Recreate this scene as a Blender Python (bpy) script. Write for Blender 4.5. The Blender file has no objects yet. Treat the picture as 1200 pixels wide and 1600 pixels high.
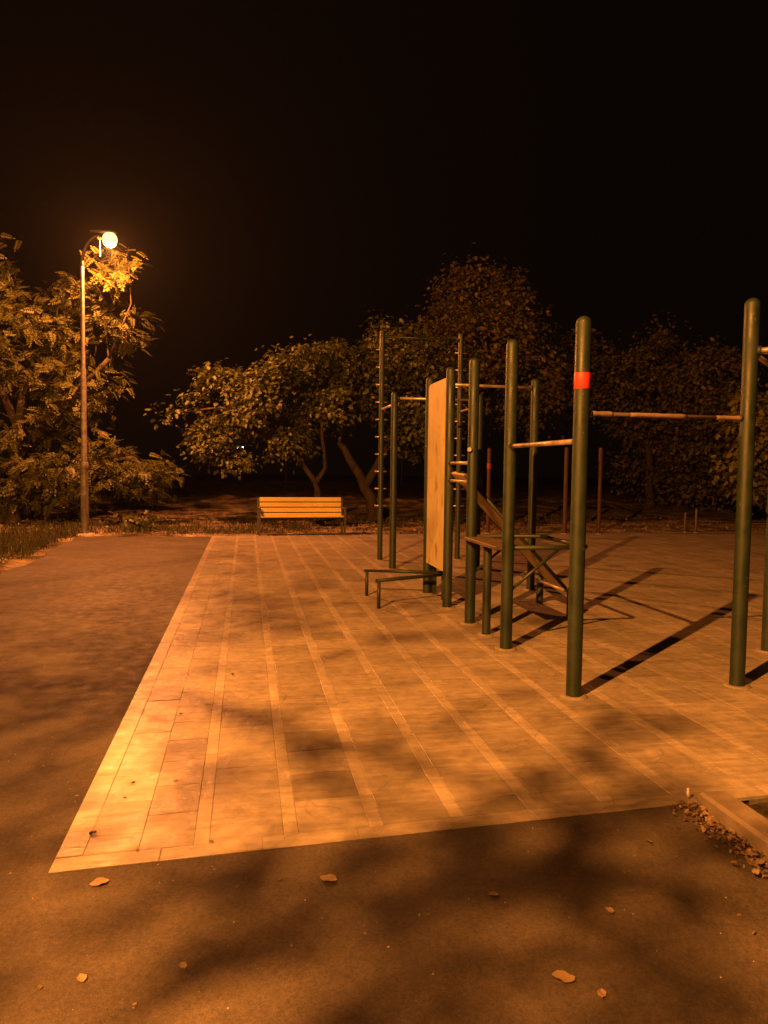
import bpy, math, random
import numpy as np
from mathutils import Vector, Matrix
random.seed(7); rng = np.random.default_rng(7)
SC = bpy.context.scene
COL = SC.collection
R = math.radians
# ------------------------------------------------------------------ camera
# World X runs across the rows of the exercise rig, Y along them, ground z = 0.
CAM_H, FPX, YAW, PITCH, ROLL = 1.55, 1155.0, R(10.6), R(3.42), R(0.71)
fw = Vector((math.sin(YAW), math.cos(YAW), 0)); rt = Vector((math.cos(YAW), -math.sin(YAW), 0))
f_ = fw*math.cos(PITCH) + Vector((0, 0, -math.sin(PITCH)))
u0 = fw*math.sin(PITCH) + Vector((0, 0, math.cos(PITCH)))
u_ = u0*math.cos(ROLL) - rt*math.sin(ROLL)
r_ = rt*math.cos(ROLL) + u0*math.sin(ROLL)
cam_pos = Vector((0, 0, CAM_H))
cd = bpy.data.cameras.new('camera'); cam = bpy.data.objects.new('camera', cd); COL.objects.link(cam)
cam.matrix_world = Matrix(((r_.x, u_.x, -f_.x, 0), (r_.y, u_.y, -f_.y, 0), (r_.z, u_.z, -f_.z, CAM_H), (0, 0, 0, 1)))
cd.sensor_fit = 'VERTICAL'; cd.sensor_height = 36.0; cd.lens = 36.0*FPX/1600.0
cd.clip_start = 0.05; cd.clip_end = 600
SC.camera = cam
# ------------------------------------------------------------------ night sky and exposure
W = bpy.data.worlds.new('World'); SC.world = W; W.use_nodes = True
wb = W.node_tree.nodes['Background']
wb.inputs[0].default_value = (1.0, 0.62, 0.36, 1); wb.inputs[1].default_value = 0.00030
SC.view_settings.view_transform = 'Standard'; SC.view_settings.look = 'None'
SC.view_settings.exposure = 2.42; SC.view_settings.gamma = 1.0
LAMP_FAR, LAMP_NEAR = (960.0, (1.0, 0.275, 0.060)), (2900.0, (1.0, 0.325, 0.050))   # far lamp tuned weaker and redder than the near one
SC.cycles.max_bounces = 5; SC.cycles.sample_clamp_indirect = 3.0
SC.cycles.use_denoising = True

# ------------------------------------------------------------------ pixel helpers (photo pixels, 1200 x 1600)
def ray(px, py): return f_ + r_*((px-600)/FPX) + u_*((800-py)/FPX)
def gnd(px, py, z=0.0):
    d = ray(px, py); k = (z-CAM_H)/d.z
    return cam_pos + d*k
def at(px, py, depth): return cam_pos + ray(px, py)*depth

# ------------------------------------------------------------------ object helpers
def tag(o, label=None, cat=None, group=None, kind=None):
    if label: o['label'] = label
    if cat: o['category'] = cat
    if group: o['group'] = group
    if kind: o['kind'] = kind
    return o
def empty(name, loc, label=None, cat=None, group=None):
    o = bpy.data.objects.new(name, None); o.location = loc; o.empty_display_size = .2
    COL.objects.link(o); return tag(o, label, cat, group)
class MB:
    def __init__(s): s.v = []; s.f = []; s.sm = []
    def add(s, vs, fs, smooth=False):
        b = len(s.v); s.v += [tuple(v) for v in vs]
        s.f += [tuple(i+b for i in f) for f in fs]; s.sm += [smooth]*len(fs); return s
    def box(s, c, sz, rot=None, bev=0.0):
        c = Vector(c); hx, hy, hz = sz[0]/2, sz[1]/2, sz[2]/2
        if bev <= 0:
            vs = [Vector((x, y, z)) for z in (-hz, hz) for x, y in ((-hx, -hy), (hx, -hy), (hx, hy), (-hx, hy))]
            fs = [(3, 2, 1, 0), (4, 5, 6, 7), (0, 1, 5, 4), (1, 2, 6, 5), (2, 3, 7, 6), (3, 0, 4, 7)]
        else:
            b = min(bev, hx*.9, hy*.9, hz*.9); vs = []
            for z, k in ((-hz, b), (-hz+b, 0), (hz-b, 0), (hz, b)):
                vs += [Vector((x, y, z)) for x, y in ((-hx+k, -hy+k), (hx-k, -hy+k), (hx-k, hy-k), (-hx+k, hy-k))]
            fs = [(3, 2, 1, 0), (12, 13, 14, 15)]
            for l in range(3):
                for i in range(4):
                    j = (i+1) % 4; fs.append((l*4+i, l*4+j, l*4+4+j, l*4+4+i))
        if rot is not None: vs = [rot @ v for v in vs]
        return s.add([v+c for v in vs], fs)
    def tube(s, pts, rad, n=12, cap=True):
        pts = [Vector(p) for p in pts]
        if not isinstance(rad, (list, tuple)): rad = [rad]*len(pts)
        vs = []; fs = []; ref = None
        for i, p in enumerate(pts):
            t = (pts[min(i+1, len(pts)-1)]-pts[max(i-1, 0)]).normalized()
            if ref is None: ref = Vector((0, 0, 1)) if abs(t.z) < .9 else Vector((1, 0, 0))
            a = (ref - t*ref.dot(t)).normalized(); b = t.cross(a); ref = a
            for k in range(n):
                an = 2*math.pi*k/n; vs.append(p + (a*math.cos(an)+b*math.sin(an))*rad[i])
        for i in range(len(pts)-1):
            for k in range(n):
                k2 = (k+1) % n; fs.append((i*n+k, i*n+k2, i*n+n+k2, i*n+n+k))
        s.add(vs, fs, True)
        if cap:
            b = len(s.v)-len(vs)
            s.f.append(tuple(b+k for k in range(n-1, -1, -1))); s.sm.append(False)
            e = b+(len(pts)-1)*n; s.f.append(tuple(e+k for k in range(n))); s.sm.append(False)
        return s
    def lathe(s, c, prof, n=20):          # prof: list of (r, z)
        c = Vector(c); vs = []; fs = []
        for r, z in prof:
            for k in range(n):
                an = 2*math.pi*k/n; vs.append(c+Vector((r*math.cos(an), r*math.sin(an), z)))
        for i in range(len(prof)-1):
            for k in range(n):
                k2 = (k+1) % n; fs.append((i*n+k, i*n+k2, i*n+n+k2, i*n+n+k))
        return s.add(vs, fs, True)
    def build(s, name, mat, parent=None):
        me = bpy.data.meshes.new(name); off = Vector(parent_world(parent)) if parent else Vector()
        me.from_pydata([(v[0]-off.x, v[1]-off.y, v[2]-off.z) for v in s.v], [], s.f)
        me.polygons.foreach_set('use_smooth', s.sm); me.materials.append(mat); me.update()
        o = bpy.data.objects.new(name, me); COL.objects.link(o)
        if parent: o.parent = parent
        return o
def parent_world(p):
    v = Vector()
    while p is not None: v += Vector(p.location); p = p.parent
    return v
def np_mesh(name, verts, faces_flat, loop_n, mat, parent=None, smooth=False):
    me = bpy.data.meshes.new(name); v = np.asarray(verts, np.float32).copy()
    if parent is not None: v -= np.array(parent_world(parent), np.float32)
    nf = len(faces_flat)//loop_n
    me.vertices.add(len(v)); me.vertices.foreach_set('co', v.ravel())
    me.loops.add(len(faces_flat)); me.loops.foreach_set('vertex_index', np.asarray(faces_flat, np.int32))
    me.polygons.add(nf); me.polygons.foreach_set('loop_start', np.arange(0, nf*loop_n, loop_n, dtype=np.int32))
    if smooth: me.polygons.foreach_set('use_smooth', np.ones(nf, bool))
    me.update(calc_edges=True); me.materials.append(mat)
    o = bpy.data.objects.new(name, me); COL.objects.link(o)
    if parent is not None: o.parent = parent
    return o

# ------------------------------------------------------------------ materials
class NT:
    def __init__(s, name):
        s.m = bpy.data.materials.new(name); s.m.use_nodes = True; s.t = s.m.node_tree; s.n = s.t.nodes
        s.b = s.n['Principled BSDF']; s.out = s.n['Material Output']
        s.co = s.n.new('ShaderNodeTexCoord'); s.geo = s.n.new('ShaderNodeNewGeometry')
    def link(s, a, b): s.t.links.new(a, b)
    def pos(s): return s.geo.outputs['Position']
    def noise(s, scale, detail=4, rough=.55, vec=None, stretch=None):
        x = s.n.new('ShaderNodeTexNoise'); x.inputs['Scale'].default_value = scale
        x.inputs['Detail'].default_value = detail; x.inputs['Roughness'].default_value = rough
        v = vec or s.pos()
        if stretch:
            mp = s.n.new('ShaderNodeMapping'); mp.inputs['Scale'].default_value = stretch; s.link(v, mp.inputs[0]); v = mp.outputs[0]
        s.link(v, x.inputs['Vector']); return x.outputs['Fac']
    def ramp(s, fac, stops):
        x = s.n.new('ShaderNodeValToRGB'); e = x.color_ramp.elements
        while len(e) < len(stops): e.new(.5)
        for i, (p, c) in enumerate(stops): e[i].position = p; e[i].color = (*c, 1) if len(c) == 3 else c
        s.link(fac, x.inputs[0]); return x.outputs[0]
    def mix(s, fac, a, b, mode='MIX'):
        x = s.n.new('ShaderNodeMix'); x.data_type = 'RGBA'; x.blend_type = mode
        for sock, val in ((x.inputs[0], fac), (x.inputs[6], a), (x.inputs[7], b)):
            if hasattr(val, 'links'): s.link(val, sock)
            elif isinstance(val, (int, float)): sock.default_value = val
            else: sock.default_value = (*val, 1)
        return x.outputs[2]
    def bump(s, h, strength=.3, dist=.01, prev=None):
        x = s.n.new('ShaderNodeBump'); x.inputs['Strength'].default_value = strength; x.inputs['Distance'].default_value = dist
        s.link(h, x.inputs['Height'])
        if prev: s.link(prev, x.inputs['Normal'])
        return x.outputs[0]
    def fin(s, col=None, rough=None, normal=None, metal=None, spec=None):
        for k, v in (('Base Color', col), ('Roughness', rough), ('Normal', normal), ('Metallic', metal), ('Specular IOR Level', spec)):
            if v is None: continue
            if hasattr(v, 'links'): s.link(v, s.b.inputs[k])
            elif isinstance(v, (int, float)): s.b.inputs[k].default_value = v
            else: s.b.inputs[k].default_value = (*v, 1)
        return s.m
def g3(x): return (x, x, x)

def mat_asphalt():
    t = NT('asphalt'); fine = t.noise(260, 3, .7); mid = t.noise(9, 5); big = t.noise(.9, 5, .6)
    # worn asphalt
    c = t.ramp(big, [(.3, (.052, .042, .035)), (.7, (.094, .077, .064))])
    c = t.mix(.5, c, t.ramp(t.noise(3.3, 6, .7), [(.36, g3(.28)), (.64, g3(.68))]), 'OVERLAY')
    c = t.mix(.45, c, t.ramp(mid, [(.3, g3(.40)), (.7, g3(.60))]), 'OVERLAY')
    c = t.mix(.55, c, t.ramp(fine, [(.35, g3(.25)), (.68, g3(.8))]), 'OVERLAY')
    c = t.mix(.5, c, t.ramp(t.noise(75, 4, .75), [(.36, g3(.2)), (.66, g3(.85))]), 'OVERLAY')
    n = t.bump(fine, .6, .006); n = t.bump(t.noise(70, 3, .7), .4, .006, n)
    return t.fin(c, t.ramp(mid, [(.3, g3(.55)), (.7, g3(.8))]), n, spec=.35)
def mat_paver(name, base, var):
    t = NT(name); oi = t.n.new('ShaderNodeObjectInfo')
    at_ = t.n.new('ShaderNodeAttribute'); at_.attribute_name = 'tint'
    big = t.noise(1.3, 5, .6); mid = t.noise(14, 5, .65); fine = t.noise(170, 3, .7)
    streak = t.noise(5, 4, .6, stretch=(.5, 4.5, 1))
    c = t.mix(.55, base, t.ramp(big, [(.3, g3(.30)), (.7, g3(.68))]), 'OVERLAY')
    c = t.mix(.35, c, t.ramp(mid, [(.32, g3(.2)), (.66, g3(.72))]), 'OVERLAY')
    c = t.mix(.30, c, t.ramp(streak, [(.35, g3(.25)), (.65, g3(.7))]), 'OVERLAY')
    c = t.mix(.25, c, t.ramp(fine, [(.3, g3(.2)), (.7, g3(.8))]), 'OVERLAY')
    c = t.mix(1.0, c, oi.outputs['Color'], 'MULTIPLY'); c = t.mix(1.0, c, at_.outputs['Color'], 'MULTIPLY')
    vor = t.n.new('ShaderNodeTexVoronoi'); vor.feature = 'DISTANCE_TO_EDGE'; vor.inputs['Scale'].default_value = 2.3
    wv = t.n.new('ShaderNodeVectorMath'); wv.operation = 'MULTIPLY_ADD'
    nz = t.n.new('ShaderNodeTexNoise'); nz.inputs['Scale'].default_value = 3; t.link(t.pos(), nz.inputs['Vector'])
    t.link(nz.outputs['Color'], wv.inputs[0]); wv.inputs[1].default_value = (.35, .35, 0); t.link(t.pos(), wv.inputs[2])
    t.link(wv.outputs[0], vor.inputs['Vector'])
    crack = t.ramp(vor.outputs['Distance'], [(0, g3(0)), (.012, g3(1))])
    gate = t.ramp(t.noise(.8, 2), [(.5, g3(1)), (.56, g3(0))])
    crk = t.mix(gate, crack, (1, 1, 1))
    c = t.mix(.32, c, t.mix(1.0, c, crk, 'MULTIPLY'))
    n = t.bump(fine, .22, .004); n = t.bump(mid, .38, .01, n); n = t.bump(streak, .5, .012, n); n = t.bump(crk, .2, .003, n)
    return t.fin(c, t.ramp(t.noise(6, 5, .65), [(.3, g3(.29)), (.7, g3(.52))]), n, spec=.5)
def mat_stone(name, col):
    t = NT(name); a = t.noise(12, 5, .65); b = t.noise(90, 3, .7); g = t.noise(2.2, 4)
    c = t.mix(.5, col, t.ramp(a, [(.3, g3(.25)), (.7, g3(.72))]), 'OVERLAY'); c = t.mix(.45, c, t.ramp(g, [(.3, g3(.25)), (.7, g3(.7))]), 'OVERLAY')
    n = t.bump(b, .4, .005); return t.fin(c, .8, t.bump(a, .35, .012, n), spec=.3)
def mat_mortar():
    t = NT('mortar'); return t.fin(t.ramp(t.noise(40), [(.3, (.11, .095, .075)), (.7, (.19, .165, .13))]), .95)
def mat_dirt():
    t = NT('dirt'); a = t.noise(1.1, 6, .65); b = t.noise(22, 5, .7); c3 = t.noise(4.5, 5, .7)
    c = t.ramp(a, [(.36, (.035, .03, .018)), (.5, (.13, .10, .065)), (.64, (.34, .26, .17))])
    c = t.mix(.6, c, t.ramp(b, [(.35, g3(.2)), (.65, g3(.75))]), 'OVERLAY')
    c = t.mix(.5, c, t.ramp(c3, [(.35, g3(.15)), (.65, g3(.8))]), 'OVERLAY')
    n = t.bump(b, .8, .03); n = t.bump(c3, .6, .06, n)
    return t.fin(c, .95, n, spec=.15)
def mat_paint(name, col, rough=.32, wear=(.10, .075, .05)):
    t = NT(name); a = t.noise(5, 5, .6); b = t.noise(55, 4, .7)
    c = t.mix(.35, col, t.ramp(a, [(.3, g3(.3)), (.7, g3(.7))]), 'OVERLAY')
    chip = t.ramp(t.noise(24, 5, .75), [(.655, g3(0)), (.68, g3(1))])
    c = t.mix(chip, c, wear)
    return t.fin(c, t.ramp(a, [(.3, g3(rough*.8)), (.7, g3(rough*1.5))]), t.bump(b, .12, .002), spec=.5)
def mat_metal(name, col, rough=.4, metal=.6):
    t = NT(name); a = t.noise(30, 4, .7, stretch=(1, 1, .3)); b = t.noise(7, 4)
    c = t.mix(t.ramp(b, [(.42, g3(0)), (.62, g3(1))]), col, tuple(x*.55 for x in col))
    return t.fin(c, t.ramp(a, [(.3, g3(rough*.7)), (.7, g3(rough*1.4))]), t.bump(a, .1, .002), metal)
def mat_wood(name, c1, c2, axis=(1, 1, 12), stains=False):
    t = NT(name); g = t.noise(3.2, 6, .6, stretch=axis); s2 = t.noise(9, 5, .7); b = t.noise(1.4, 3)
    c = t.ramp(g, [(.3, c1), (.7, c2)])
    c = t.mix(.3, c, t.ramp(b, [(.3, g3(.3)), (.7, g3(.7))]), 'OVERLAY')
    if stains:
        c = t.mix(t.ramp(t.noise(5, 6, .72, stretch=(1, 1, .55)), [(.55, g3(0)), (.68, g3(.75))]), c, (.07, .05, .03))
    return t.fin(c, t.ramp(s2, [(.3, g3(.45)), (.7, g3(.7))]), t.bump(g, .25, .004), spec=.35)
def mat_leaf(name, dark, light, trans=.35):
    t = NT(name); a = t.noise(.9, 3); geo = t.geo
    c = t.mix(.6, t.ramp(a, [(.3, dark), (.7, light)]), t.ramp(geo.outputs['Random Per Island'], [(0, dark), (1, light)]))
    t.fin(c, .5, spec=.35)
    tr = t.n.new('ShaderNodeBsdfTranslucent'); t.link(c, tr.inputs[0])
    mx = t.n.new('ShaderNodeMixShader'); mx.inputs[0].default_value = trans
    t.link(t.b.outputs[0], mx.inputs[1]); t.link(tr.outputs[0], mx.inputs[2]); t.link(mx.outputs[0], t.out.inputs[0])
    return t.m
def mat_bark():
    t = NT('bark'); a = t.noise(9, 6, .7, stretch=(1, 1, .25)); b = t.noise(40, 4)
    c = t.ramp(a, [(.3, (.022, .017, .012)), (.7, (.075, .058, .042))])
    n = t.bump(a, .9, .03); return t.fin(c, .9, t.bump(b, .4, .006, n), spec=.2)
def mat_glow(name, col, strength):
    t = NT(name); t.b.inputs['Base Color'].default_value = (.8, .7, .5, 1)
    t.b.inputs['Emission Color'].default_value = (*col, 1); t.b.inputs['Emission Strength'].default_value = strength
    return t.m
M = dict(asphalt=mat_asphalt(), paver=mat_paver('paver_stone', (.265, .230, .188), .2), border=mat_paver('border_stone', (.315, .272, .22), .1),
         mortar=mat_mortar(), dirt=mat_dirt(), green=mat_paint('green_paint', (.0105, .022, .0125), .48),
         darkgreen=mat_paint('dark_green_paint', (.012, .019, .009), .45), red=mat_paint('red_tape', (.50, .028, .020), .5, (.4, .03, .025)), dullred=mat_paint('faded_red', (.25, .03, .02), .7),
         steel=mat_metal('worn_steel', (.50, .42, .36), .38, .55), rust=mat_paint('rust_paint', (.048, .021, .015), .75, (.03, .018, .012)),
         ply=mat_wood('plywood', (.33, .285, .14), (.43, .375, .20), (5, 5, .6), True), slat=mat_wood('bench_wood', (.46, .36, .10), (.58, .46, .15), (.6, 8, 8)),
         slope=mat_wood('worn_board', (.24, .175, .095), (.34, .25, .14), (.6, 6, 6)), seat=mat_wood('grey_board', (.06, .042, .026), (.11, .08, .048), (.6, 6, 6)), iron=mat_paint('bench_iron', (.05, .042, .038), .5),
         galv=mat_metal('lamp_pole_steel', (.17, .15, .14), .55, .2), housing=mat_paint('lamp_housing', (.07, .065, .06), .5),
         bark=mat_bark(), kerb=mat_stone('kerb_concrete', (.21, .175, .14)),
         leaf_a=mat_leaf('leaf_locust', (.056, .064, .015), (.112, .110, .029)), leaf_b=mat_leaf('leaf_mulberry', (.055, .068, .016), (.112, .115, .030)),
         leaf_c=mat_leaf('leaf_far', (.095, .088, .030), (.165, .135, .050)), leaf_d=mat_leaf('leaf_yellow', (.12, .12, .02), (.22, .20, .04)),
         dry3=mat_leaf('kerb_litter', (.09, .065, .04), (.30, .22, .14), .1), dry2=mat_leaf('old_leaf', (.06, .042, .024), (.17, .12, .07), .1), dry=mat_leaf('dry_leaf', (.17, .11, .06), (.36, .27, .17), .1), grass=mat_leaf('grass_blade', (.03, .036, .012), (.075, .07, .03), .2),
         blocker=mat_stone('blocker_black', (.006, .006, .006)), gritm=mat_stone('grit_stone', (.34, .29, .24)), paper=mat_paint('white_paper', (.75, .72, .68), .7, (.6, .58, .55)), concrete=mat_stone('concrete', (.33, .29, .24)),  # the near-black only hides the added plate behind each lamp bowl
         bulb=mat_glow('sodium_glow', (1.0, .66, .22), .5), white_bulb=mat_glow('white_glow', (1.0, .93, .85), 1.2))

# ------------------------------------------------------------------ ground, asphalt, paving
S0, T0 = -0.732, 2.883        # paving corner nearest the camera
EDGE_S = -3.32                # left edge of the asphalt
FAR_T = 16.62                 # far edge of asphalt and paving
KERB_S = 2.04
def front_t(s): return T0 + (s-S0)*.053
def hashn(x, y):
    v = np.sin(x*1.3+.7*np.sin(y*.9+1))*np.cos(y*1.1+.6*np.sin(x*.7))*.5 + np.sin(x*3.7+1.9*np.sin(y*2.3))*np.cos(y*4.1+1.3)*.3 + np.sin(x*9.1+y*3)*np.cos(y*8.3-x*2)*.2
    return v
def make_ground():
    xs = np.concatenate([np.array([-110, -80, -50]), np.arange(-36, 36.01, .4), np.array([50, 80, 110])])
    ys = np.concatenate([np.array([-40, -25, -14]), np.arange(-8, 42.01, .4), np.array([55, 80, 110, 140])])
    X, Y = np.meshgrid(xs, ys); n = hashn(X, Y)
    edge = EDGE_S + .10*np.sin(Y*1.7)
    out_left = np.clip((edge-X)/.5, 0, 1); out_far = np.clip((Y-FAR_T-.05)/.8, 0, 1)
    planter = np.clip((X-KERB_S-.2)/.3, 0, 1)*np.clip((front_t(X)-.15-Y)/.3, 0, 1)
    far = np.clip((Y-21)/8, 0, 1)*np.clip((36-Y)/5, 0, 1)
    o = np.maximum.reduce([out_left, out_far])
    Z = -.025 + o*(.055 + .045*n + far*(.18+.16*n)) + planter*(.10+.012*n)
    V = np.stack([X, Y, Z], -1).reshape(-1, 3); w = len(xs); h = len(ys)
    i = (np.arange(h-1)[:, None]*w + np.arange(w-1)[None]).ravel()
    F = np.stack([i, i+1, i+w+1, i+w], -1).ravel()
    o = np_mesh('ground', V, F, 4, M['dirt'], smooth=True); tag(o, kind='structure')
make_ground()
mb = MB()       # asphalt: alley at the left and the strip in front of the paving, with an uneven left edge
L = [(EDGE_S + .05*math.sin(t*2.1)+.04*math.sin(t*5.3+1)-.11*max(0, t-12.5)**1.2*.4, t) for t in np.arange(-8, FAR_T+.01, .35)]
Rr = [(KERB_S+.02 if t < front_t(KERB_S)+.02 else KERB_S+.02, t) for _, t in L]
vs = [(x, y, .008) for x, y in L]+[(x, y, .008) for x, y in Rr]; n = len(L)
mb.add(vs, [(i, n+i, n+i+1, i+1) for i in range(n-1)]); tag(mb.build('asphalt', M['asphalt']), kind='structure')

PR, PV = 13.5, FAR_T
paving = empty('paving', (S0, T0, 0)); tag(paving, kind='structure')
mb = MB(); sh = .055
mb.add([(S0+.01, front_t(S0)+.01, .0085), (PR, front_t(PR)+.01, .0085), (PR, PV+(PR-S0)*sh*.9, .0085), (S0+.01, PV-.01, .0085)], [(0, 1, 2, 3)])
mb.add([(KERB_S+.3, front_t(KERB_S), .004), (KERB_S+.3, front_t(KERB_S)-.001, -.06), (PR, front_t(PR)-.001, -.06), (PR, front_t(PR), .004)], [(0, 1, 2, 3)])
mb.build('mortar_bed', M['mortar'], paving)
JT = .0018
def paver_mesh(name, w, l, mat, seed):
    rr = random.Random(seed); h = .018; b = .0014; m = MB()
    def q(x, y, k): return (x*(w/2-k), y*(l/2-k) + x*(w/2)*sh)
    vs = [(*q(x, y, 0), -.012) for x, y in ((-1, -1), (1, -1), (1, 1), (-1, 1))]
    vs += [(*q(x, y, 0), h-.012-b) for x, y in ((-1, -1), (1, -1), (1, 1), (-1, 1))]
    vs += [(*q(x, y, b*rr.uniform(.7, 1.6)), h-.012-rr.uniform(0, .0012)) for x, y in ((-1, -1), (1, -1), (1, 1), (-1, 1))]
    fs = [(8, 9, 10, 11)]
    for l0 in (0, 4):
        for i in range(4): j = (i+1) % 4; fs.append((l0+i, l0+j, l0+4+j, l0+4+i))
    return vs, fs
def finish_paver_mesh(name, vs, fs, mat, tints=None):
    me = bpy.data.meshes.new(name); me.from_pydata(vs, [], fs); me.materials.append(mat)
    ca = me.color_attributes.new('tint', 'FLOAT_COLOR', 'POINT')
    a = np.ones((len(vs), 4), np.float32)
    if tints is not None: a[:, :3] = np.asarray(tints)[:, None]
    ca.data.foreach_set('color', a.ravel()); me.update(); return me
pieces = []      # (kind, x, y, w, l, tint)
def lane(x0, x1, ln, kind, tint_f, t_from, t_to, off=0.0):
    y = t_from
    first = True
    while y < t_to-.03:
        l = ln if not (first and off > 0) else ln*off
        first = False; l = min(l, t_to-y)
        pieces.append((kind, (x0+x1)/2, y+l/2, x1-x0, l, tint_f((x0+x1)/2, y+l/2))); y += l
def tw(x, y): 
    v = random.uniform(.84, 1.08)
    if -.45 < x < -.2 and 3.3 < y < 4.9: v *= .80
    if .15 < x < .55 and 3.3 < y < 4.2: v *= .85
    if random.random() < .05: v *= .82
    return v
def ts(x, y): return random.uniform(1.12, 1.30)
def tb(x, y): return random.uniform(.9, 1.08)
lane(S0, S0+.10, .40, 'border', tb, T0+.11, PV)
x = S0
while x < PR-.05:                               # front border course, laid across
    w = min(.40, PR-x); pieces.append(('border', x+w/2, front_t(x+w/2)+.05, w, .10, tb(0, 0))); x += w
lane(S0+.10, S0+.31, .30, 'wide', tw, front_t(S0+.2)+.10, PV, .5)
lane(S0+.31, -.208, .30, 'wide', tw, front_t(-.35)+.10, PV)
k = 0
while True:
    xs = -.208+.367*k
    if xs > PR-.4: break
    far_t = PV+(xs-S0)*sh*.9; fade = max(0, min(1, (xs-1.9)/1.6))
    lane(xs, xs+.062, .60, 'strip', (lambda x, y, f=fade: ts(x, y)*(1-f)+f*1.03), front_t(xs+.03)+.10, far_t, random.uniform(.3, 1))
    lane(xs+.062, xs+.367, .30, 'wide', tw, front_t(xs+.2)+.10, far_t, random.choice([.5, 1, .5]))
    k += 1
def in_view(p, marg=40):
    d = Vector(p)-cam_pos; z = d.dot(f_)
    if z < .3: return False
    x = 600+FPX*d.dot(r_)/z; y = 800-FPX*d.dot(u_)/z
    return -marg < x < 1200+marg and -marg < y < 1600+marg
vis = sorted([p for p in pieces if in_view((p[1], p[2], 0))], key=lambda p: (p[1]**2+p[2]**2)/(p[3]*p[4])**.25)
NEAR = {'wide': [], 'strip': [], 'border': []}
cap = {'wide': 290, 'strip': 200, 'border': 60}
for p in vis:
    if len(NEAR[p[0]]) < cap[p[0]] and p[2] < 9.5: NEAR[p[0]].append(p)
near_set = {id(p) for l in NEAR.values() for p in l}
cache = {}
NAMES = {'wide': 'paver', 'strip': 'paver_strip', 'border': 'border_stone'}
for kind, lst in NEAR.items():
    for i, p in enumerate(lst):
        key = (kind, round(p[3], 3), round(p[4], 3), i % 4)
        if key not in cache:
            vs, fs = paver_mesh(kind, p[3]-JT, p[4]-JT, None, hash(key) % 999)
            cache[key] = finish_paver_mesh(NAMES[kind], vs, fs, M['border'] if kind == 'border' else M['paver'])
        o = bpy.data.objects.new(NAMES[kind], cache[key]); COL.objects.link(o); o.parent = paving
        o.location = (p[1]-S0, p[2]-T0, .0055+random.uniform(-.0008, .0008))
        o.rotation_euler = (R(random.uniform(-.25, .25)), R(random.uniform(-.25, .25)), 0)
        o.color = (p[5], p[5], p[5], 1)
for kind in NAMES:
    VS = []; FS = []; TT = []
    for i, p in enumerate(pieces):
        if p[0] != kind or id(p) in near_set: continue
        vs, fs = paver_mesh(kind, p[3]-JT, p[4]-JT, None, i); b = len(VS); dz = .0055+random.uniform(-.0006, .0006)
        VS += [(v[0]+p[1]-S0, v[1]+p[2]-T0, v[2]+dz) for v in vs]; FS += [tuple(j+b for j in f) for f in fs]; TT += [p[5]]*len(vs)
    if VS:
        o = bpy.data.objects.new(NAMES[kind]+'_field', finish_paver_mesh(NAMES[kind]+'_field', VS, FS, M['border'] if kind == 'border' else M['paver'], TT))
        COL.objects.link(o); o.parent = paving; tag(o, kind='stuff')

# kerb of the planting bed at the right
kerb = empty('kerb', (KERB_S, 3.0, 0)); tag(kerb, kind='structure')
kv = None
ky = front_t(KERB_S)-.02; i = 0
while ky > -2.5:
    l = .50
    m = MB().box((KERB_S+.085+random.uniform(-.006, .006), ky-l/2, .0+random.uniform(-.004, .004)), (.14, l-.012, .15), Matrix.Rotation(R(random.uniform(-.8, .8)), 3, 'Z'), .014)
    o = m.build('kerb_stone', M['kerb'], kerb)
    ky -= l

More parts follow.
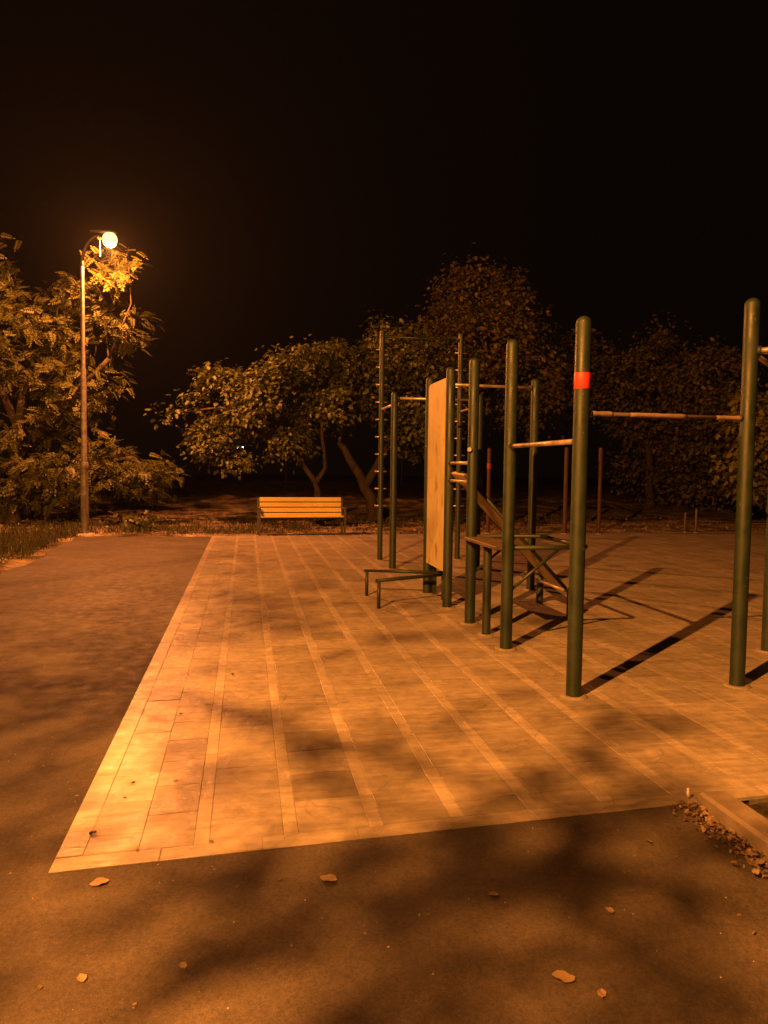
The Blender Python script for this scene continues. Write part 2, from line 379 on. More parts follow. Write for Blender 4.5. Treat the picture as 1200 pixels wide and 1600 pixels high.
# ------------------------------------------------------------------ street lamps
def street_lamp(base, head, power, label, group):
    base = Vector(base); head = Vector(head)
    root = empty('street_lamp', base, label, 'street lamp', group)
    zt = head.z-.62
    prof = [(.085, 0), (.085, 1.35), (.082, 1.40), (.062, 1.46), (.058, zt*.62), (.045, zt*.63), (.038, zt)]
    MB().lathe(base, prof, 18).build('pole', M['galv'], root)
    MB().lathe(base, [(.0, .055), (.16, .055), (.19, .03), (.20, -.05)], 12).build('footing', M['concrete'], root)
    MB().lathe(base, [(.088, 1.44), (.091, 1.46), (.091, 1.56), (.07, 1.60)], 16).build('collar', M['galv'], root)
    MB().box(base+Vector((.0, -.086, .75)), (.085, .02, .30), None, .004).build('service_hatch', M['housing'], root)
    hd = Vector((head.x-base.x, head.y-base.y, 0)); ln = hd.length; hn = hd.normalized()
    p0 = base+Vector((0, 0, zt)); pts = []
    for k in range(11):
        a = k/10*math.pi*.42
        pts.append(p0 + hn*(ln-.18)*(1-math.cos(a))/(1-math.cos(math.pi*.42)) + Vector((0, 0, .66*math.sin(a)/math.sin(math.pi*.42))))
    MB().tube(pts, [.038-.0012*k for k in range(11)], 12).build('arm', M['housing'], root)
    yaw = math.atan2(hn.y, hn.x); rot = Matrix.Rotation(yaw, 3, 'Z')
    hs = MB(); secs = [(-.34, .034, .03), (-.2, .05, .04), (0, .085, .05), (.12, .085, .045), (.19, .06, .03), (.21, .02, .01)]
    vs = []; fs = []; nn = 12
    for xx, ww, hh in secs:
        for k in range(nn):
            a = 2*math.pi*k/nn; y = math.cos(a)*ww; z = math.sin(a)*hh; z = z if z > 0 else z*.25
            vs.append(head+rot @ Vector((xx, y, z+.115)))
    for i in range(len(secs)-1):
        for k in range(nn): k2 = (k+1) % nn; fs.append((i*nn+k, i*nn+nn+k, i*nn+nn+k2, i*nn+k2))
    fs.append(tuple(range(nn))); fs.append(tuple(range((len(secs)-1)*nn+nn-1, (len(secs)-1)*nn-1, -1)))
    hs.add(vs, fs, True); h = hs.build('lamp_head', M['housing'], root)
    bw = MB(); vs = []; fs = []
    for j in range(11):
        a = -math.pi/2*.62 + j/10*(math.pi/2*1.62)
        for k in range(20):
            b = 2*math.pi*k/20; vs.append(head+rot @ Vector((.06+.155*math.cos(b)*math.cos(a), .15*math.sin(b)*math.cos(a), -.03-.16*math.sin(a))))
    for j in range(10):
        for k in range(20): k2 = (k+1) % 20; fs.append((j*20+k, j*20+20+k, j*20+20+k2, j*20+k2))
    bw.add(vs, fs, True); bw.build('glass_bowl', M['bulb'], h)
    MB().box(head+rot @ Vector((-.145, 0, -.16)), (.010, .10, .46), rot, .003).build('added_light_blocker', M['blocker'], h)  # added black plate, keeps the lamp's light off arm and pole top
    ld = bpy.data.lights.new('sodium_light', 'POINT'); ld.energy, ld.color = power; ld.shadow_soft_size = .045
    lo = bpy.data.objects.new('sodium_light', ld); COL.objects.link(lo); lo.parent = root
    lo.location = head + rot @ Vector((.06, 0, -.28)) - base
    return root
LB = gnd(133, 837); LH = at(167, 372, 15.75)
street_lamp(LB, LH, LAMP_FAR, 'lit street lamp on a tall thin pole beside the leafy tree', 'street lamps along the alley')
street_lamp((-4.35, -1.0, 0), (-3.9, -.72, LH.z+.25), LAMP_NEAR, 'lit street lamp behind the viewer, outside the picture', 'street lamps along the alley')

# ------------------------------------------------------------------ exercise rig
rig = empty('exercise_rig', (2.2, 4.7, 0), 'dark green steel exercise rig of tall posts, bars and boards on the paving', 'exercise rig')
PL, PRr = 2.20, 3.54
RAD = .052
def post(x, y, h, rad=RAD, mat='green', name='post', foot=True):
    prof = [(rad, -.02), (rad, h-rad)]+[(rad*math.cos(a), h-rad+rad*math.sin(a)) for a in [R(v) for v in (15, 30, 45, 60, 75, 89)]]
    o = MB().lathe((x, y, 0), prof, 24).build(name, M[mat], rig)
    if foot:
        MB().lathe((x, y, 0), [(rad*1.02, .018), (rad*1.7, .020), (rad*1.85, .012), (rad*1.9, -.01)], 20).build('footing', M['foot'], o)
    return o
M['foot'] = mat_stone('footing_mortar', (.20, .17, .135))
M['tape'] = mat_stone('dark_tape', (.08, .058, .046)); M['tape2'] = mat_stone('pale_tape', (.17, .125, .10))
def bar(p, q, r=.0185, mat='steel', name='pull_up_bar', ends=True):
    o = MB().tube([p, q], r, 12).build(name, M[mat], rig)
    if ends:
        d = (Vector(q)-Vector(p)).normalized()
        for e, s in ((Vector(p), 1), (Vector(q), -1)):
            a = e+d*s*(RAD*.9); b = e+d*s*(RAD*1.45)
            MB().tube([a, b], r*1.7, 12).build('clamp', M['darkgreen'], o)
    return o
TA, TC, TD, TE, TF, TG, TH = 4.64, 5.98, 7.03, 7.88, 8.81, 11.00, 12.09
A = post(PL, TA, 2.57); post(PL, TC, 2.64); post(PL, TD, 2.64); post(PL, TE, 2.66); post(PL, TF, 2.66); post(PL, TG, 2.70)
B = post(PRr-.05, TA+.06, 2.77); post(PRr+.06, TF+.12, 2.70); post(PRr-.02, TG-.05, 2.70)
tag(A, 'nearest green post with a red band near its top')
m = MB().lathe((PL, TA, 0), [(RAD+.0005, 2.09), (RAD+.0022, 2.093), (RAD+.0022, 2.192), (RAD+.0005, 2.195)], 24)
m.build('red_band', M['red'], A)
# tall peg posts at the far end
for x in (PL, PRr):
    o = post(x, TH, 3.82, .043); tag(o, 'tall far post with climbing pegs up its height')
    z = .92; k = 0
    while z < 3.7:
        MB().tube([(x-.10, TH-.01, z), (x+.10, TH+.01, z)], .0125, 8).build('peg', M['steel'], o); z += .285; k += 1
bar((PL, TH, 3.70), (PRr, TH, 3.70), .017, 'darkgreen')
ab = bar((PL, TA, 1.93), (PRr-.05, TA+.06, 1.93), .0125, 'tape'); tag(ab, 'pull-up bar wrapped in worn uneven tape')
for y0_, y1_ in ((.05, .18), (.28, .62), (.80, .97)):          # lumps of worn grip tape
    q0 = Vector((PL, TA, 1.93)); q1 = Vector((PRr-.05, TA+.06, 1.93)); nst = 9
    pts = [q0.lerp(q1, y0_+(y1_-y0_)*i/nst) for i in range(nst+1)]
    MB().tube(pts, [.0135]+[.0165+random.uniform(-.002, .0025) for _ in range(nst-1)]+[.0135], 10).build('grip_tape', M['tape2'], ab)
bar((PL, TA, 1.745), (PL, TC, 1.745), .018)
bar((PL, TF, 2.58), (PRr+.06, TF+.12, 2.58))
bar((PL, TG, 2.60), (PRr-.02, TG-.05, 2.60))
bar((PL, TG, 2.51), (PL, TH, 2.51)); bar((PRr-.02, TG-.05, 2.51), (PRr, TH, 2.51))
bar((PL, TD, 1.61), (PL, TE, 1.61), .017); bar((PL, TD, 1.42), (PL, TE, 1.42), .017)
MB().tube([(PL-.04, TD-.045, 1.74), (PL-.055, TD-.062, 1.74)], .022, 12).build('bar_end', M['steel'], rig)
# yellow board between two posts
pm = MB(); y0, y1, z0, z1, th = TE+RAD+.012, TF-RAD-.012, .40, 2.55, .022
out = [(y0, z0), (y1, z0), (y1, z1-.07), (y1-.02, z1-.02), (y1-.07, z1), (y0, z1)]
vs = [(PL-.03, y, z) for y, z in out]+[(PL-.03+th, y, z) for y, z in out]; n = len(out)
pm.add(vs, [tuple(range(n)), tuple(range(2*n-1, n-1, -1))]+[(i, n+i, n+(i+1) % n, (i+1) % n) for i in range(n)])
pb = pm.build('board', M['ply'], rig); tag(pb, 'tall upright yellow plywood board')
for z in (.62, 1.45, 2.30):
    for y, s in ((y0, -1), (y1, 1)):
        MB().box((PL+.012, y+s*.006, z), (.04, .05, .06), None, .004).build('bracket', M['darkgreen'], pb)
# low V of push-up bars in front of the board
for y in (TE, TF-.09):
    MB().tube([(1.40, y, .32), (PL+.10, 8.345+(.05 if y > 8.4 else -.05), .32)], .021, 12).build('push_up_bar', M['darkgreen'], rig)
    MB().tube([(1.43, y+.012 if y < 8.4 else y-.012, -.02), (1.43, y+.012 if y < 8.4 else y-.012, .31)], .020, 12).build('leg', M['darkgreen'], rig)
MB().tube([(PL+.08, 8.345, -.02), (PL+.08, 8.345, .335)], .024, 12).build('leg', M['darkgreen'], rig)
MB().box((PL+.075, TF-.05, .27), (.05, .07, .56), None, .006).build('support_post', M['darkgreen'], rig)
# dip frame with seat plank between two posts
ZD = .88; XE = 2.93
o = MB().box((PL+.04, (TC+TD)/2, ZD-.012), (.26, TD-TC-2*RAD-.02, .034), None, .006).build('seat_plank', M['seat'], rig)
for y, s in ((TC, 1), (TD, -1)):
    a = MB().tube([(PL, y, ZD), (XE-.04, y, ZD), (XE, y+s*.04, ZD)], .021, 12).build('dip_bar', M['darkgreen'], rig)
    MB().tube([(PL, y, .49), (2.66, y, ZD-.012)], .015, 10).build('brace', M['darkgreen'], a)
MB().tube([(XE, TC+.04, ZD), (XE, TD-.04, ZD)], .021, 12).build('dip_bar', M['darkgreen'], rig)
post(PL, (TC+TD)/2+.01, .86, .040, 'darkgreen', 'short_post')
# sloping sit-up board
hi = Vector((PL-.02, (TD+TE)/2, 1.50)); lo = Vector((3.34, (TD+TE)/2+.08, .30)); d = (lo-hi); ln = d.length; d.normalize()
ax = Vector((0, 1, 0)); nn = d.cross(ax).normalized(); ax = nn.cross(d)
rotm = Matrix((d, ax, nn)).transposed()
sb = MB().box((hi+lo)/2, (ln, .44, .028), rotm, .005).build('sloping_board', M['slope'], rig); tag(sb, 'sloping brown sit-up board')
for s in (-1, 1):
    MB().tube([hi+ax*s*.225-nn*.0, lo+ax*s*.225], .019, 10).build('side_rail', M['darkgreen'], sb)
for y in (TD+.13, TE+.11):
    post(3.335, y, .335, .042, 'darkgreen', 'short_post')
MB().tube([(3.335, TD+.13, .27), (3.335, TE+.11, .27)], .018, 10).build('crossbar', M['steel'], rig)
# bars leaving to the right, posts at the picture's right edge
Rp = gnd(1199, 1019)
post(Rp.x, Rp.y, 2.75)
post(4.80, 4.35, 2.75); post(4.40, 3.45, 2.75)
bx, by = PRr-.05, TA+.06
for q in ((Rp.x, Rp.y), (4.80, 4.35), (4.40, 3.45)):
    bar((bx, by, 2.40), (q[0], q[1], 2.40), .019)

# ------------------------------------------------------------------ bench
bc = (gnd(404, 838)+gnd(540, 836))/2; bl = 1.93
ang = R(4.0)
bench = empty('bench', (bc.x, bc.y, 0), 'park bench of yellow wooden slats on dark iron legs at the paving edge', 'bench')
Rz = Matrix.Rotation(ang, 3, 'Z')
def bpt(x, y, z): return Vector((bc.x, bc.y, 0))+Rz @ Vector((x, y, z))
tilt = Matrix.Rotation(R(-12), 3, 'X')
for k in range(4):
    z = .80-.118*k; y = .36-.025*k
    MB().box(bpt(0, y, z), (bl-.06, .032, .098), Rz @ tilt, .006).build('back_slat', M['slat'], bench)
for k in range(4):
    MB().box(bpt(0, .03+.088*k, .425-.006*k), (bl-.06, .078, .032), Rz, .006).build('seat_slat', M['slat'], bench)
for s in (-1, 1):
    x = s*(bl/2)
    fr = MB()
    fr.box(bpt(x, 0, .30), (.045, .05, .60), Rz, .006); fr.box(bpt(x, .38, .42), (.045, .05, .84), Rz @ Matrix.Rotation(R(-6), 3, 'X'), .006)
    fr.box(bpt(x, .18, .62), (.055, .46, .032), Rz, .006); fr.box(bpt(x, .19, .385), (.04, .36, .035), Rz, .004)
    fr.build('side_frame', M['iron'], bench)
MB().box(bpt(0, .19, .375), (bl, .04, .03), Rz, .004).build('stretcher', M['iron'], bench)

# ------------------------------------------------------------------ posts at the far edge of the paving
def far_post(px, py, h, rad, label, mat='rust', band=False, group=None, cat='post', name='steel_post'):
    p = gnd(px, py); root = empty(name, p, label, cat, group)
    prof = [(rad, -.05), (rad, h-.03), (rad*.8, h-.005), (.001, h)]
    MB().lathe(p, prof, 14).build('shaft', M[mat], root)
    MB().lathe(p, [(rad*1.05, .03), (rad*1.8, .025), (rad*1.9, -.02)], 14).build('base_collar', M['foot'], root)
    if band: MB().lathe(p, [(rad+.002, h-.5), (rad+.004, h-.495), (rad+.004, h-.37), (rad+.002, h-.365)], 14).build('red_band', M['dullred'], root)
far_post(762, 834, 2.05, .045, 'rusty brown steel post with a red band, behind the green rig', 'rust', True)
far_post(882, 835, 2.10, .048, 'rusty brown steel post seen under the bright short bar')
far_post(935, 835, 2.10, .048, 'rusty brown steel post just right of the red banded green post')
far_post(1070, 832, .52, .028, 'left one of two thin low stakes at the far paving edge', 'iron', False, 'low stakes', 'stake', 'stake')
far_post(1087, 833, .62, .032, 'right one of two thin low stakes at the far paving edge', 'iron', False, 'low stakes', 'stake', 'stake')

# ------------------------------------------------------------------ trees
LEAF = np.array([(0, 0, 0), (.42, .12, .12), (.26, .50, .08), (.34, .72, .02), (0, 1.05, -.14), (-.34, .72, .02), (-.26, .50, .08), (-.42, .12, .12), (0, .5, -.02)])
LEAF_F = np.array([0, 1, 2, 8, 8, 2, 3, 4, 8, 4, 5, 6, 0, 8, 6, 7])
def pinnate():
    vs = []; fs = []
    def leaflet(o, a, l, w):
        d = np.array([math.cos(a), math.sin(a), -.12]); p = np.array([-math.sin(a), math.cos(a), 0]); b = len(vs)
        for q in (o, o+d*l*.5+p*w, o+d*l, o+d*l*.5-p*w): vs.append(q)
        fs.extend([b, b+1, b+2, b+3])
    for k in range(5):
        o = np.array([0, .12+.17*k, -.10*(k/5)**2*2]); l = .40-.03*k
        leaflet(o, R(25), l, .085); leaflet(o, R(155), l, .085)
    leaflet(np.array([0, .92, -.2]), R(90), .36, .085)
    return np.array(vs), np.array(fs)
PIN, PIN_F = pinnate()
def leaves(name, centers, outward, size, tmpl, tf, mat, parent, droop=.35, jitter=.3):
    n = len(centers)
    up = np.array([0, 0, 1.0]) + outward*.55 + rng.normal(0, .55, (n, 3)); up /= np.linalg.norm(up, axis=1)[:, None]
    fwd = outward + rng.normal(0, .7, (n, 3)); fwd[:, 2] -= droop
    fwd -= up*np.sum(fwd*up, 1)[:, None]; fwd /= np.linalg.norm(fwd, axis=1)[:, None]+1e-9
    side = np.cross(fwd, up); sz = size*rng.uniform(1-jitter, 1+jitter, n)
    V = (tmpl[None, :, 0, None]*side[:, None] + tmpl[None, :, 1, None]*fwd[:, None] + tmpl[None, :, 2, None]*up[:, None])*sz[:, None, None] + centers[:, None]
    F = (tf[None]+np.arange(n)[:, None]*len(tmpl)).ravel()
    return np_mesh(name, V.reshape(-1, 3), F, 4, mat, parent)
def tree(name, label, base, trunk, blobs, n_clump, per, clump_r, size, mat, kind='leaf', group=None, trunk_r=.16, branches=True, shell=.35, flat=.75, limb_r=.05, gap_t=-.45, seed=0.0):
    """trunk: list of polylines (lists of points); blobs: (centre, (rx, ry, rz), weight)"""
    root = empty(name, base, label, 'tree', group)
    for i, pl in enumerate(trunk):
        pl = [Vector(p) for p in pl]; r0 = trunk_r*(1 if i == 0 else .62)
        fine = []
        for a, b in zip(pl[:-1], pl[1:]):
            for q in range(4): fine.append(a.lerp(b, q/4)+Vector((random.uniform(-1, 1), random.uniform(-1, 1), 0))*r0*.22*(1 if fine else 0))
        fine.append(pl[-1])
        rad = [r0*(1-.62*q/len(fine))*(1.35 if (q == 0 and i == 0) else 1) for q in range(len(fine))]
        MB().tube(fine, rad, 10).build('trunk' if i == 0 else 'limb', M['bark'], root)
    wts = np.array([b[2] for b in blobs], float); wts /= wts.sum()
    which = rng.choice(len(blobs), n_clump, p=wts)
    d = rng.normal(0, 1, (n_clump, 3)); d /= np.linalg.norm(d, axis=1)[:, None]
    rr = (1-shell*rng.random(n_clump)**1.3)[:, None]
    C = np.array([blobs[i][0] for i in which]); RR = np.array([blobs[i][1] for i in which])
    wob = 1+.22*np.sin(C[:, :1]*3+d[:, :1]*5+d[:, 2:]*4)*np.cos(d[:, 1:2]*6)
    cc = C + d*RR*rr*wob*rng.uniform(.88, 1.16, (n_clump, 1))
    gap = np.sin(cc[:, 0]*2.9+seed)*np.cos(cc[:, 2]*3.3+seed*1.7)+.6*np.sin(cc[:, 1]*2.6+cc[:, 2]*1.9+seed*.6)
    cc = cc[gap > gap_t]; d = d[gap > gap_t]; n_clump = len(cc)
    off = rng.normal(0, 1, (n_clump, per, 3))*np.array([1, 1, flat])*clump_r*rng.uniform(.35, 1.45, (n_clump, 1, 1))
    P = (cc[:, None]+off).reshape(-1, 3)
    outw = np.repeat(d, per, 0)*.6 + off.reshape(-1, 3)/(clump_r+1e-6)*.35
    P = P[P[:, 2] > .15] if True else P; outw = outw[:len(P)]
    tm, tf = (PIN, PIN_F) if kind == 'pin' else (LEAF, LEAF_F)
    leaves('crown', P, outw, size, tm, tf, mat, root)
    if branches:
        ends = [Vector(pl[-1]) for pl in trunk]; mids = [Vector(pl[len(pl)//2]) for pl in trunk]
        src = ends+mids
        for i in rng.choice(n_clump, min(n_clump, 22), replace=False):
            t = Vector(cc[i]); s = min(src, key=lambda e: (e-t).length)
            mid = s.lerp(t, .5)+Vector((random.uniform(-1, 1), random.uniform(-1, 1), random.uniform(0, 1)))*.15*(t-s).length
            MB().tube([s, s.lerp(mid, .5), mid, t], [limb_r, limb_r*.7, limb_r*.5, limb_r*.18], 5).build('branch', M['bark'], root)
    return root
def bl_(px, py, dep, rxp, ryp, rd, w=None):
    c = at(px, py, dep); k = dep/FPX
    return ((c.x, c.y, c.z), (rxp*k, rd, ryp*k), w or rxp*ryp)

# leafy tree beside the lamp
d1 = 18.6
base = gnd(20, 822)
def a3(px, py, d): return at(px, py, d)
tree('locust_tree', 'broad leafy tree overhanging the street lamp at the left edge', base,
     [[base, a3(18, 760, d1), a3(30, 660, d1), a3(45, 560, d1)], [a3(22, 720, d1), a3(90, 640, d1), a3(170, 560, d1-.6)], [a3(28, 670, d1), a3(-20, 560, d1), a3(-60, 450, d1)],
      [a3(20, 760, d1), a3(110, 730, d1), a3(210, 715, d1)]],
     [bl_(60, 500, d1, 75, 60, 1.2), bl_(190, 510, d1-.3, 50, 36, .8), bl_(185, 425, d1-1.2, 22, 28, .35, 700), bl_(20, 620, d1, 110, 80, 1.5), bl_(120, 600, d1, 65, 60, 1.0, 2800),
      bl_(-50, 430, d1+.6, 70, 75, 1.5, 3500), bl_(120, 735, d1, 110, 45, 1.1), bl_(225, 745, d1, 45, 28, .7), bl_(20, 740, d1+.3, 120, 60, 1.3), bl_(110, 460, d1-.2, 40, 30, .6, 900)],
     600, 14, .20, .24, M['leaf_a'], 'pin', 'trees round the square', .17, flat=.42, gap_t=-.5, limb_r=.03)
# centre trees
d2 = 19.4; base = gnd(497, 822)
tree('mulberry_tree', 'low spreading tree with a forked trunk right behind the bench', base,
     [[base, a3(496, 772, d2), a3(493, 752, d2)], [a3(493, 754, d2), a3(466, 716, d2), a3(420, 650, d2-.2)], [a3(494, 754, d2), a3(508, 730, d2), a3(500, 640, d2)]],
     [bl_(355, 625, d2-.3, 50, 50, 1.0), bl_(420, 625, d2-.4, 60, 58, 1.2), bl_(490, 605, d2-.2, 70, 62, 1.4), bl_(355, 705, d2-.4, 50, 25, .7), bl_(440, 690, d2-.3, 60, 26, .9, 1100),
      bl_(330, 690, d2-.4, 30, 28, .5), bl_(262, 640, d2-.6, 16, 8, .25, 60)],
     540, 56, .18, .105, M['leaf_b'], 'leaf', 'trees round the square', .12, gap_t=-.12, seed=1.3)
d3 = 20.6; base = gnd(585, 819)
tree('mulberry_tree', 'spreading tree on a leaning dark trunk to the right of the bench', base,
     [[base, a3(582, 785, d3), a3(560, 740, d3), a3(530, 690, d3)], [a3(570, 760, d3), a3(610, 690, d3), a3(640, 620, d3)]],
     [bl_(560, 590, d3-.4, 60, 60, 1.4), bl_(620, 570, d3-.4, 50, 70, 1.4), bl_(660, 620, d3-.3, 50, 60, 1.2), bl_(645, 685, d3-.3, 35, 30, .8), bl_(700, 600, d3, 50, 55, 1.2), bl_(520, 580, d3-.4, 40, 45, 1.0)],
     540, 56, .19, .105, M['leaf_b'], 'leaf', 'trees round the square', .2, gap_t=-.12, seed=2.1)
d4 = 27; base = gnd(745, 801)
tree('tall_tree', 'tall dim tree rising highest behind the middle of the rig', base,
     [[base, a3(745, 740, d4), a3(742, 640, d4), a3(745, 520, d4)], [a3(744, 650, d4), a3(700, 590, d4), a3(690, 520, d4)], [a3(744, 640, d4), a3(780, 570, d4), a3(790, 510, d4)]],
     [bl_(748, 460, d4, 45, 48, 1.4), bl_(700, 495, d4, 45, 45, 1.4), bl_(795, 500, d4, 38, 55, 1.3), bl_(740, 555, d4, 85, 65, 2.0), bl_(830, 600, d4, 55, 60, 1.6), bl_(700, 630, d4, 60, 50, 1.6)],
     360, 48, .31, .15, M['leaf_c'], 'leaf', 'trees round the square', .2)
d5 = 30; base = gnd(1015, 797)
tree('far_tree', 'dim far tree between the red banded post and the next post', base,
     [[base, a3(1015, 730, d5), a3(1010, 640, d5), a3(1018, 570, d5)], [a3(1013, 680, d5), a3(960, 620, d5)], [a3(1013, 670, d5), a3(1060, 610, d5)]],
     [bl_(1015, 565, d5, 55, 45, 1.5), bl_(965, 600, d5, 45, 45, 1.3), bl_(1030, 640, d5, 80, 60, 1.8), bl_(900, 590, d5+.5, 50, 55, 1.5), bl_(1020, 720, d5, 60, 45, 1.5, 1500)],
     300, 44, .32, .16, M['leaf_c'], 'leaf', 'trees round the square', .18)
d6 = 28; base = gnd(1110, 798)
tree('far_tree', 'dim rounded tree just left of the rightmost tall post', base,
     [[base, a3(1110, 740, d6), a3(1108, 660, d6)], [a3(1108, 690, d6), a3(1140, 620, d6)]],
     [bl_(1115, 600, d6, 50, 55, 1.5), bl_(1100, 680, d6, 60, 60, 1.6), bl_(1110, 760, d6, 60, 30, 1.4)],
     240, 44, .31, .16, M['leaf_c'], 'leaf', 'trees round the square', .18)
d7 = 21.5; base = gnd(1215, 816)
tree('yellow_shrub_tree', 'yellowish low tree behind the post at the right edge', base,
     [[base, a3(1215, 770, d7), a3(1205, 720, d7), a3(1200, 660, d7)], [a3(1208, 740, d7), a3(1160, 710, d7)]],
     [bl_(1160, 720, d7, 30, 32, .7), bl_(1215, 690, d7, 50, 80, 1.1), bl_(1180, 770, d7, 18, 8, .3, 140), bl_(1190, 630, d7, 25, 25, .6)],
     110, 36, .22, .17, M['leaf_d'], 'leaf', 'trees round the square', .1)
# tree beside the lamp behind the viewer: it throws the dappled shade over the foreground
base = Vector((-4.9, 2.2, 0))
tree('locust_tree', 'tree outside the picture whose leaves dapple the foreground', base,
     [[base, (-4.8, 2.2, 1.6), (-4.4, 2.0, 3.2), (-4.0, 1.9, 4.8)], [(-4.4, 2.0, 3.0), (-3.6, 1.6, 3.9), (-2.9, 1.2, 4.4)], [(-4.3, 2.0, 3.4), (-3.7, 2.6, 4.3), (-2.9, 2.9, 4.7)]],
     [((-3.40, .95, 4.5), (.48, 1.0, .45), 6.5), ((-2.35, .32, 4.4), (.70, .50, .40), 2.6), ((-2.75, 1.7, 4.6), (.75, .8, .40), 1.6), ((-3.6, 2.0, 4.7), (.5, .7, .45), 1.0)],
     500, 4, .085, .082, M['leaf_a'], 'pin', 'trees round the square', .14, shell=.95, limb_r=.018, gap_t=-.55)

# ------------------------------------------------------------------ small things
def leaf_obj(px, py, size, label, mat='dry', rot=None, group=None, name='fallen_leaf', cat='leaf', zoff=.011):
    size *= .8; p = gnd(px, py); nx, ny = 9, 4; vs = []; fs = []
    for i in range(nx+1):
        t = i/nx; w = math.sin(math.pi*min(1, t*.92+.06))**.8*.36
        for j in range(ny+1):
            s = j/ny*2-1; vs.append((s*w*(1+.10*math.sin(i*1.9+px)), t-.5, .07*abs(s)**1.5+.08*(t-.5)**2+.05*math.sin(t*7+s*3+py)))
    for i in range(nx):
        for j in range(ny): a = i*(ny+1)+j; fs.append((a, a+1, a+ny+2, a+ny+1))
    a = rot if rot is not None else random.uniform(0, 6.28); ca, sa = math.cos(a), math.sin(a)
    z0 = zoff + (.003 if (p.x > S0 and front_t(p.x) < p.y < FAR_T) else 0)
    m = MB().add([(p.x+size*(x*ca-y*sa), p.y+size*(x*sa+y*ca), z0+size*z) for x, y, z in vs], fs, True)
    o = m.build(name, M[mat]); me = o.data
    # origin at the thing
    off = Vector((p.x, p.y, 0)); me.transform(Matrix.Translation(-off)); o.location = off
    return tag(o, label, cat, group or 'fallen leaves on the ground')
leaf_obj(155, 1384, .085, 'largest dry leaf on the asphalt just below the paving corner', rot=1.9)
leaf_obj(513, 1378, .085, 'broad dry leaf on the asphalt below the middle of the paving edge', rot=1.0)
leaf_obj(771, 1402, .045, 'small pale leaf on the asphalt right of centre', rot=1.3)
leaf_obj(952, 1427, .045, 'small pale leaf on the asphalt towards the kerb')
leaf_obj(880, 1533, .085, 'long pale leaf near the bottom right of the asphalt', rot=1.1)
leaf_obj(940, 1558, .045, 'small pale leaf lowest in the picture, right of the long pale leaf')
leaf_obj(208, 1228, .032, 'dark curled leaf on the brightest paving', 'bark', 2.2, zoff=.013)
leaf_obj(195, 1252, .022, 'small dark leaf on the bright paving below the curled one', 'bark', zoff=.013)
leaf_obj(145, 1307, .042, 'thin dark twig-like leaf beside the left paving border', 'bark', 2.3, zoff=.012)
leaf_obj(363, 1056, .042, 'dark leaf on the paving between the first two light strips', 'bark', zoff=.013)
leaf_obj(283, 1119, .036, 'dark leaf alone on the left paving lane', 'bark', zoff=.013)
leaf_obj(286, 1514, .04, 'tiny leaf at the lower left of the asphalt, upper of two')
leaf_obj(128, 1534, .05, 'tiny leaf at the lower left of the asphalt, lower of two')
sp = [(215, 1332), (275, 1224), (237, 1028), (265, 1028), (120, 1247), (195, 1035), (68, 1200), (40, 1062), (640, 1282), (495, 1103), (330, 1320), (445, 1315), (370, 1390), (210, 1575), (62, 1548), (335, 1363), (436, 1378)]
for i, (x, y) in enumerate(sp):
    leaf_obj(x, y, random.uniform(.012, .028), 'tiny crumb of dry leaf scattered on the ground', random.choice(['dry', 'dry2']), group='tiny leaf crumbs', name='leaf_crumb')
# white scrap standing at the paving corner
p = gnd(1076, 1252); m = MB()
m.tube([(p.x, p.y, .018), (p.x-.003, p.y+.002, .036), (p.x-.002, p.y+.005, .062)], [.006, .007, .005], 7)
tag(m.build('paper_scrap', M['paper']), 'small white scrap standing on the paving corner by the kerb', 'scrap')
# leaf litter: along the kerb, and over the earth beyond the paving
def litter(name, pts, size, mat, label):
    n = len(pts); c = np.array(pts); d = rng.normal(0, 1, (n, 3)); d[:, 2] = abs(d[:, 2])*.3
    o = leaves(name, c, d, size, LEAF, LEAF_F, mat, None, .0, .45); tag(o, label, 'leaves', kind='stuff')
pts = [(KERB_S-abs(random.gauss(0, .055))-.005, random.uniform(1.2, 3.02), random.uniform(.012, .035)) for _ in range(900)]
pts += [(KERB_S-random.uniform(.0, .4), random.uniform(1.2, 2.9), .013) for _ in range(18)]
litter('leaf_litter', pts, .021, M['dry3'], 'pale dry leaves and grit gathered along the kerb')
pts = []
for _ in range(5200):
    x = random.uniform(-9, 14); y = FAR_T+.1+abs(random.gauss(0, 4.5)); pts.append((x, y, .05+.04*float(hashn(np.array(x), np.array(y)))+random.uniform(0, .04)))
for _ in range(1300):
    y = random.uniform(8, 18); x = EDGE_S-.25-abs(random.gauss(0, 1.3)); pts.append((x, y, .03+.04*float(hashn(np.array(x), np.array(y)))+random.uniform(0, .03)))
litter('ground_litter', pts, .055, M['dry2'], 'dry leaves strewn over the dark earth beyond the paving')
V = []; F = []
for _ in range(900):
    x = random.uniform(-3.2, KERB_S-.05); y = random.uniform(1.2, 9); 
    if x > S0-.02 and y > front_t(x)-.02: continue
    r0 = random.uniform(.0015, .006); b = len(V); a = random.uniform(0, 6)
    V += [(x+r0*math.cos(a+k*2.1)*random.uniform(.6, 1.3), y+r0*math.sin(a+k*2.1)*random.uniform(.6, 1.3), .0075) for k in range(3)]+[(x, y, .0085+r0*random.uniform(.5, 1))]
    F += [b, b+1, b+3, b+1, b+2, b+3, b+2, b, b+3]
tag(np_mesh('grit', np.array(V), np.array(F), 3, M['gritm']), 'fine pale grit scattered over the asphalt', 'grit', kind='stuff')
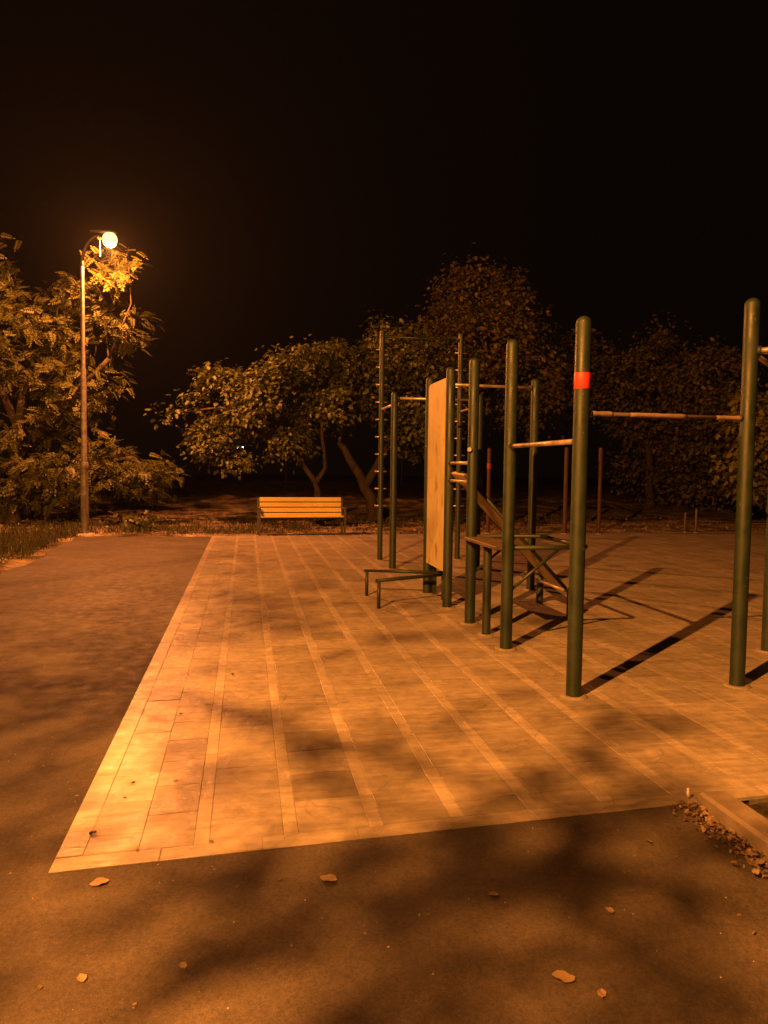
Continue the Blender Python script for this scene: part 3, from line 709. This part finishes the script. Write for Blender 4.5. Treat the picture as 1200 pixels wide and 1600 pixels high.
def grass(name, spots, label, h=.16):
    V = []; F = []
    for x, y, z, k in spots:
        for _ in range(k):
            a = random.uniform(0, 6.28); hh = h*random.uniform(.5, 1.3); lean = random.uniform(.1, .7)*hh; w = .006
            bx = x+random.gauss(0, .10); by = y+random.gauss(0, .10); ca, sa = math.cos(a), math.sin(a); b = len(V)
            V += [(bx-sa*w, by+ca*w, z), (bx+sa*w, by-ca*w, z), (bx+ca*lean*.4+sa*w*.7, by+sa*lean*.4-ca*w*.7, z+hh*.6), (bx+ca*lean*.4-sa*w*.7, by+sa*lean*.4+ca*w*.7, z+hh*.6)]
            V += [(bx+ca*lean, by+sa*lean, z+hh), (bx+ca*lean+.001, by+sa*lean, z+hh)]
            F += [b, b+1, b+2, b+3, b+3, b+2, b+5, b+4]
    o = np_mesh(name, np.array(V), np.array(F), 4, M['grass']); tag(o, label, 'grass', kind='stuff')
spots = []
for _ in range(520):
    y = random.uniform(9.5, 19); x = EDGE_S-.35-abs(random.gauss(0, 1.1)); spots.append((x, y, 0.0, 14))
for _ in range(260):
    x = random.uniform(-4, 1.5); y = FAR_T+.5+abs(random.gauss(0, 1.0)); spots.append((x, y, .0, 12))
grass('verge_grass', spots, 'rough grass on the verge along the asphalt')
pl = [(random.uniform(KERB_S+.22, 4.4), random.uniform(1.0, front_t(3)-.12), .05, 9) for _ in range(260)]
grass('bed_grass', pl, 'sparse dark grass in the bed behind the kerb', .05)
# bent sapling stump at the far edge
p = gnd(222, 832); sap = empty('sapling', p, 'small bent sapling at the far edge of the asphalt', 'sapling')
MB().tube([p, p+Vector((.03, 0, .18)), p+Vector((.02, .03, .38))], [.06, .045, .03], 8).build('stem', M['bark'], sap)
MB().tube([p+Vector((.02, .03, .36)), p+Vector((.25, 0, .47)), p+Vector((.5, 0, .42)), p+Vector((.68, 0, .22))], [.015, .012, .009, .005], 6).build('twig', M['bark'], sap)
c = np.array([[p.x, p.y, .25]])+rng.normal(0, 1, (90, 3))*np.array([.22, .15, .10]); c[:, 2] = abs(c[:, 2])
leaves('foliage', c, rng.normal(0, 1, (90, 3)), .12, LEAF, LEAF_F, M['leaf_b'], sap)
# fallen branch on the earth beyond the paving
p = gnd(925, 803); fb = empty('fallen_branch', p, 'bowed fallen branch on the earth behind the red banded post', 'branch')
MB().tube([p+Vector((-.9, 0, .05)), p+Vector((-.3, .1, .42)), p+Vector((.4, .1, .48)), p+Vector((1.2, .2, .1)), p+Vector((2.2, .3, .12))], [.05, .07, .08, .06, .03], 8).build('bough', M['bark'], fb)
MB().tube([p+Vector((.4, .1, .46)), p+Vector((1.0, -.2, .35)), p+Vector((1.5, -.4, .06))], [.045, .03, .015], 6).build('side_bough', M['bark'], fb)
# far pairs of white lamps
def far_lamp(px, py, dep, label):
    h = at(px, py, dep); root = empty('distant_lamp', (h.x, h.y, 0), label, 'street lamp', 'distant white lamps')
    MB().lathe((h.x, h.y, 0), [(.08, -.1), (.05, h.z+.1)], 10).build('pole', M['iron'], root)
    MB().tube([(h.x-.30, h.y, h.z+.13), (h.x+.30, h.y, h.z+.13)], .03, 8).build('crossarm', M['iron'], root)
    for s in (-1, 1):
        MB().lathe((h.x+s*.24, h.y, h.z), [(.001, -.10), (.07, -.07), (.10, 0), (.07, .07), (.001, .10)], 12).build('bulb', M['white_bulb'], root)
far_lamp(375, 699, 72, 'left pair of tiny white lights seen under the tree crown')
far_lamp(447, 700, 72, 'middle pair of tiny white lights seen under the tree crown')
far_lamp(628, 702, 72, 'right pair of tiny white lights beside the rig posts')

# ------------------------------------------------------------------ added thin volume that imitates lens glow round the lamp
hz = MB().box((0, 50, 5.25), (222, 182, 12.5)).build('added_haze', M['asphalt']); tag(hz, 'added thin volume imitating the lens glow round the lamp', 'added_haze', kind='stuff')
hm = bpy.data.materials.new('added_haze'); hm.use_nodes = True; nt = hm.node_tree; nt.nodes.remove(nt.nodes['Principled BSDF'])
pv = nt.nodes.new('ShaderNodeVolumePrincipled'); pv.inputs['Color'].default_value = (.9, .88, .85, 1)
pv.inputs['Density'].default_value = .00021; pv.inputs['Anisotropy'].default_value = .6
nt.links.new(pv.outputs[0], nt.nodes['Material Output'].inputs['Volume']); hz.data.materials[0] = hm
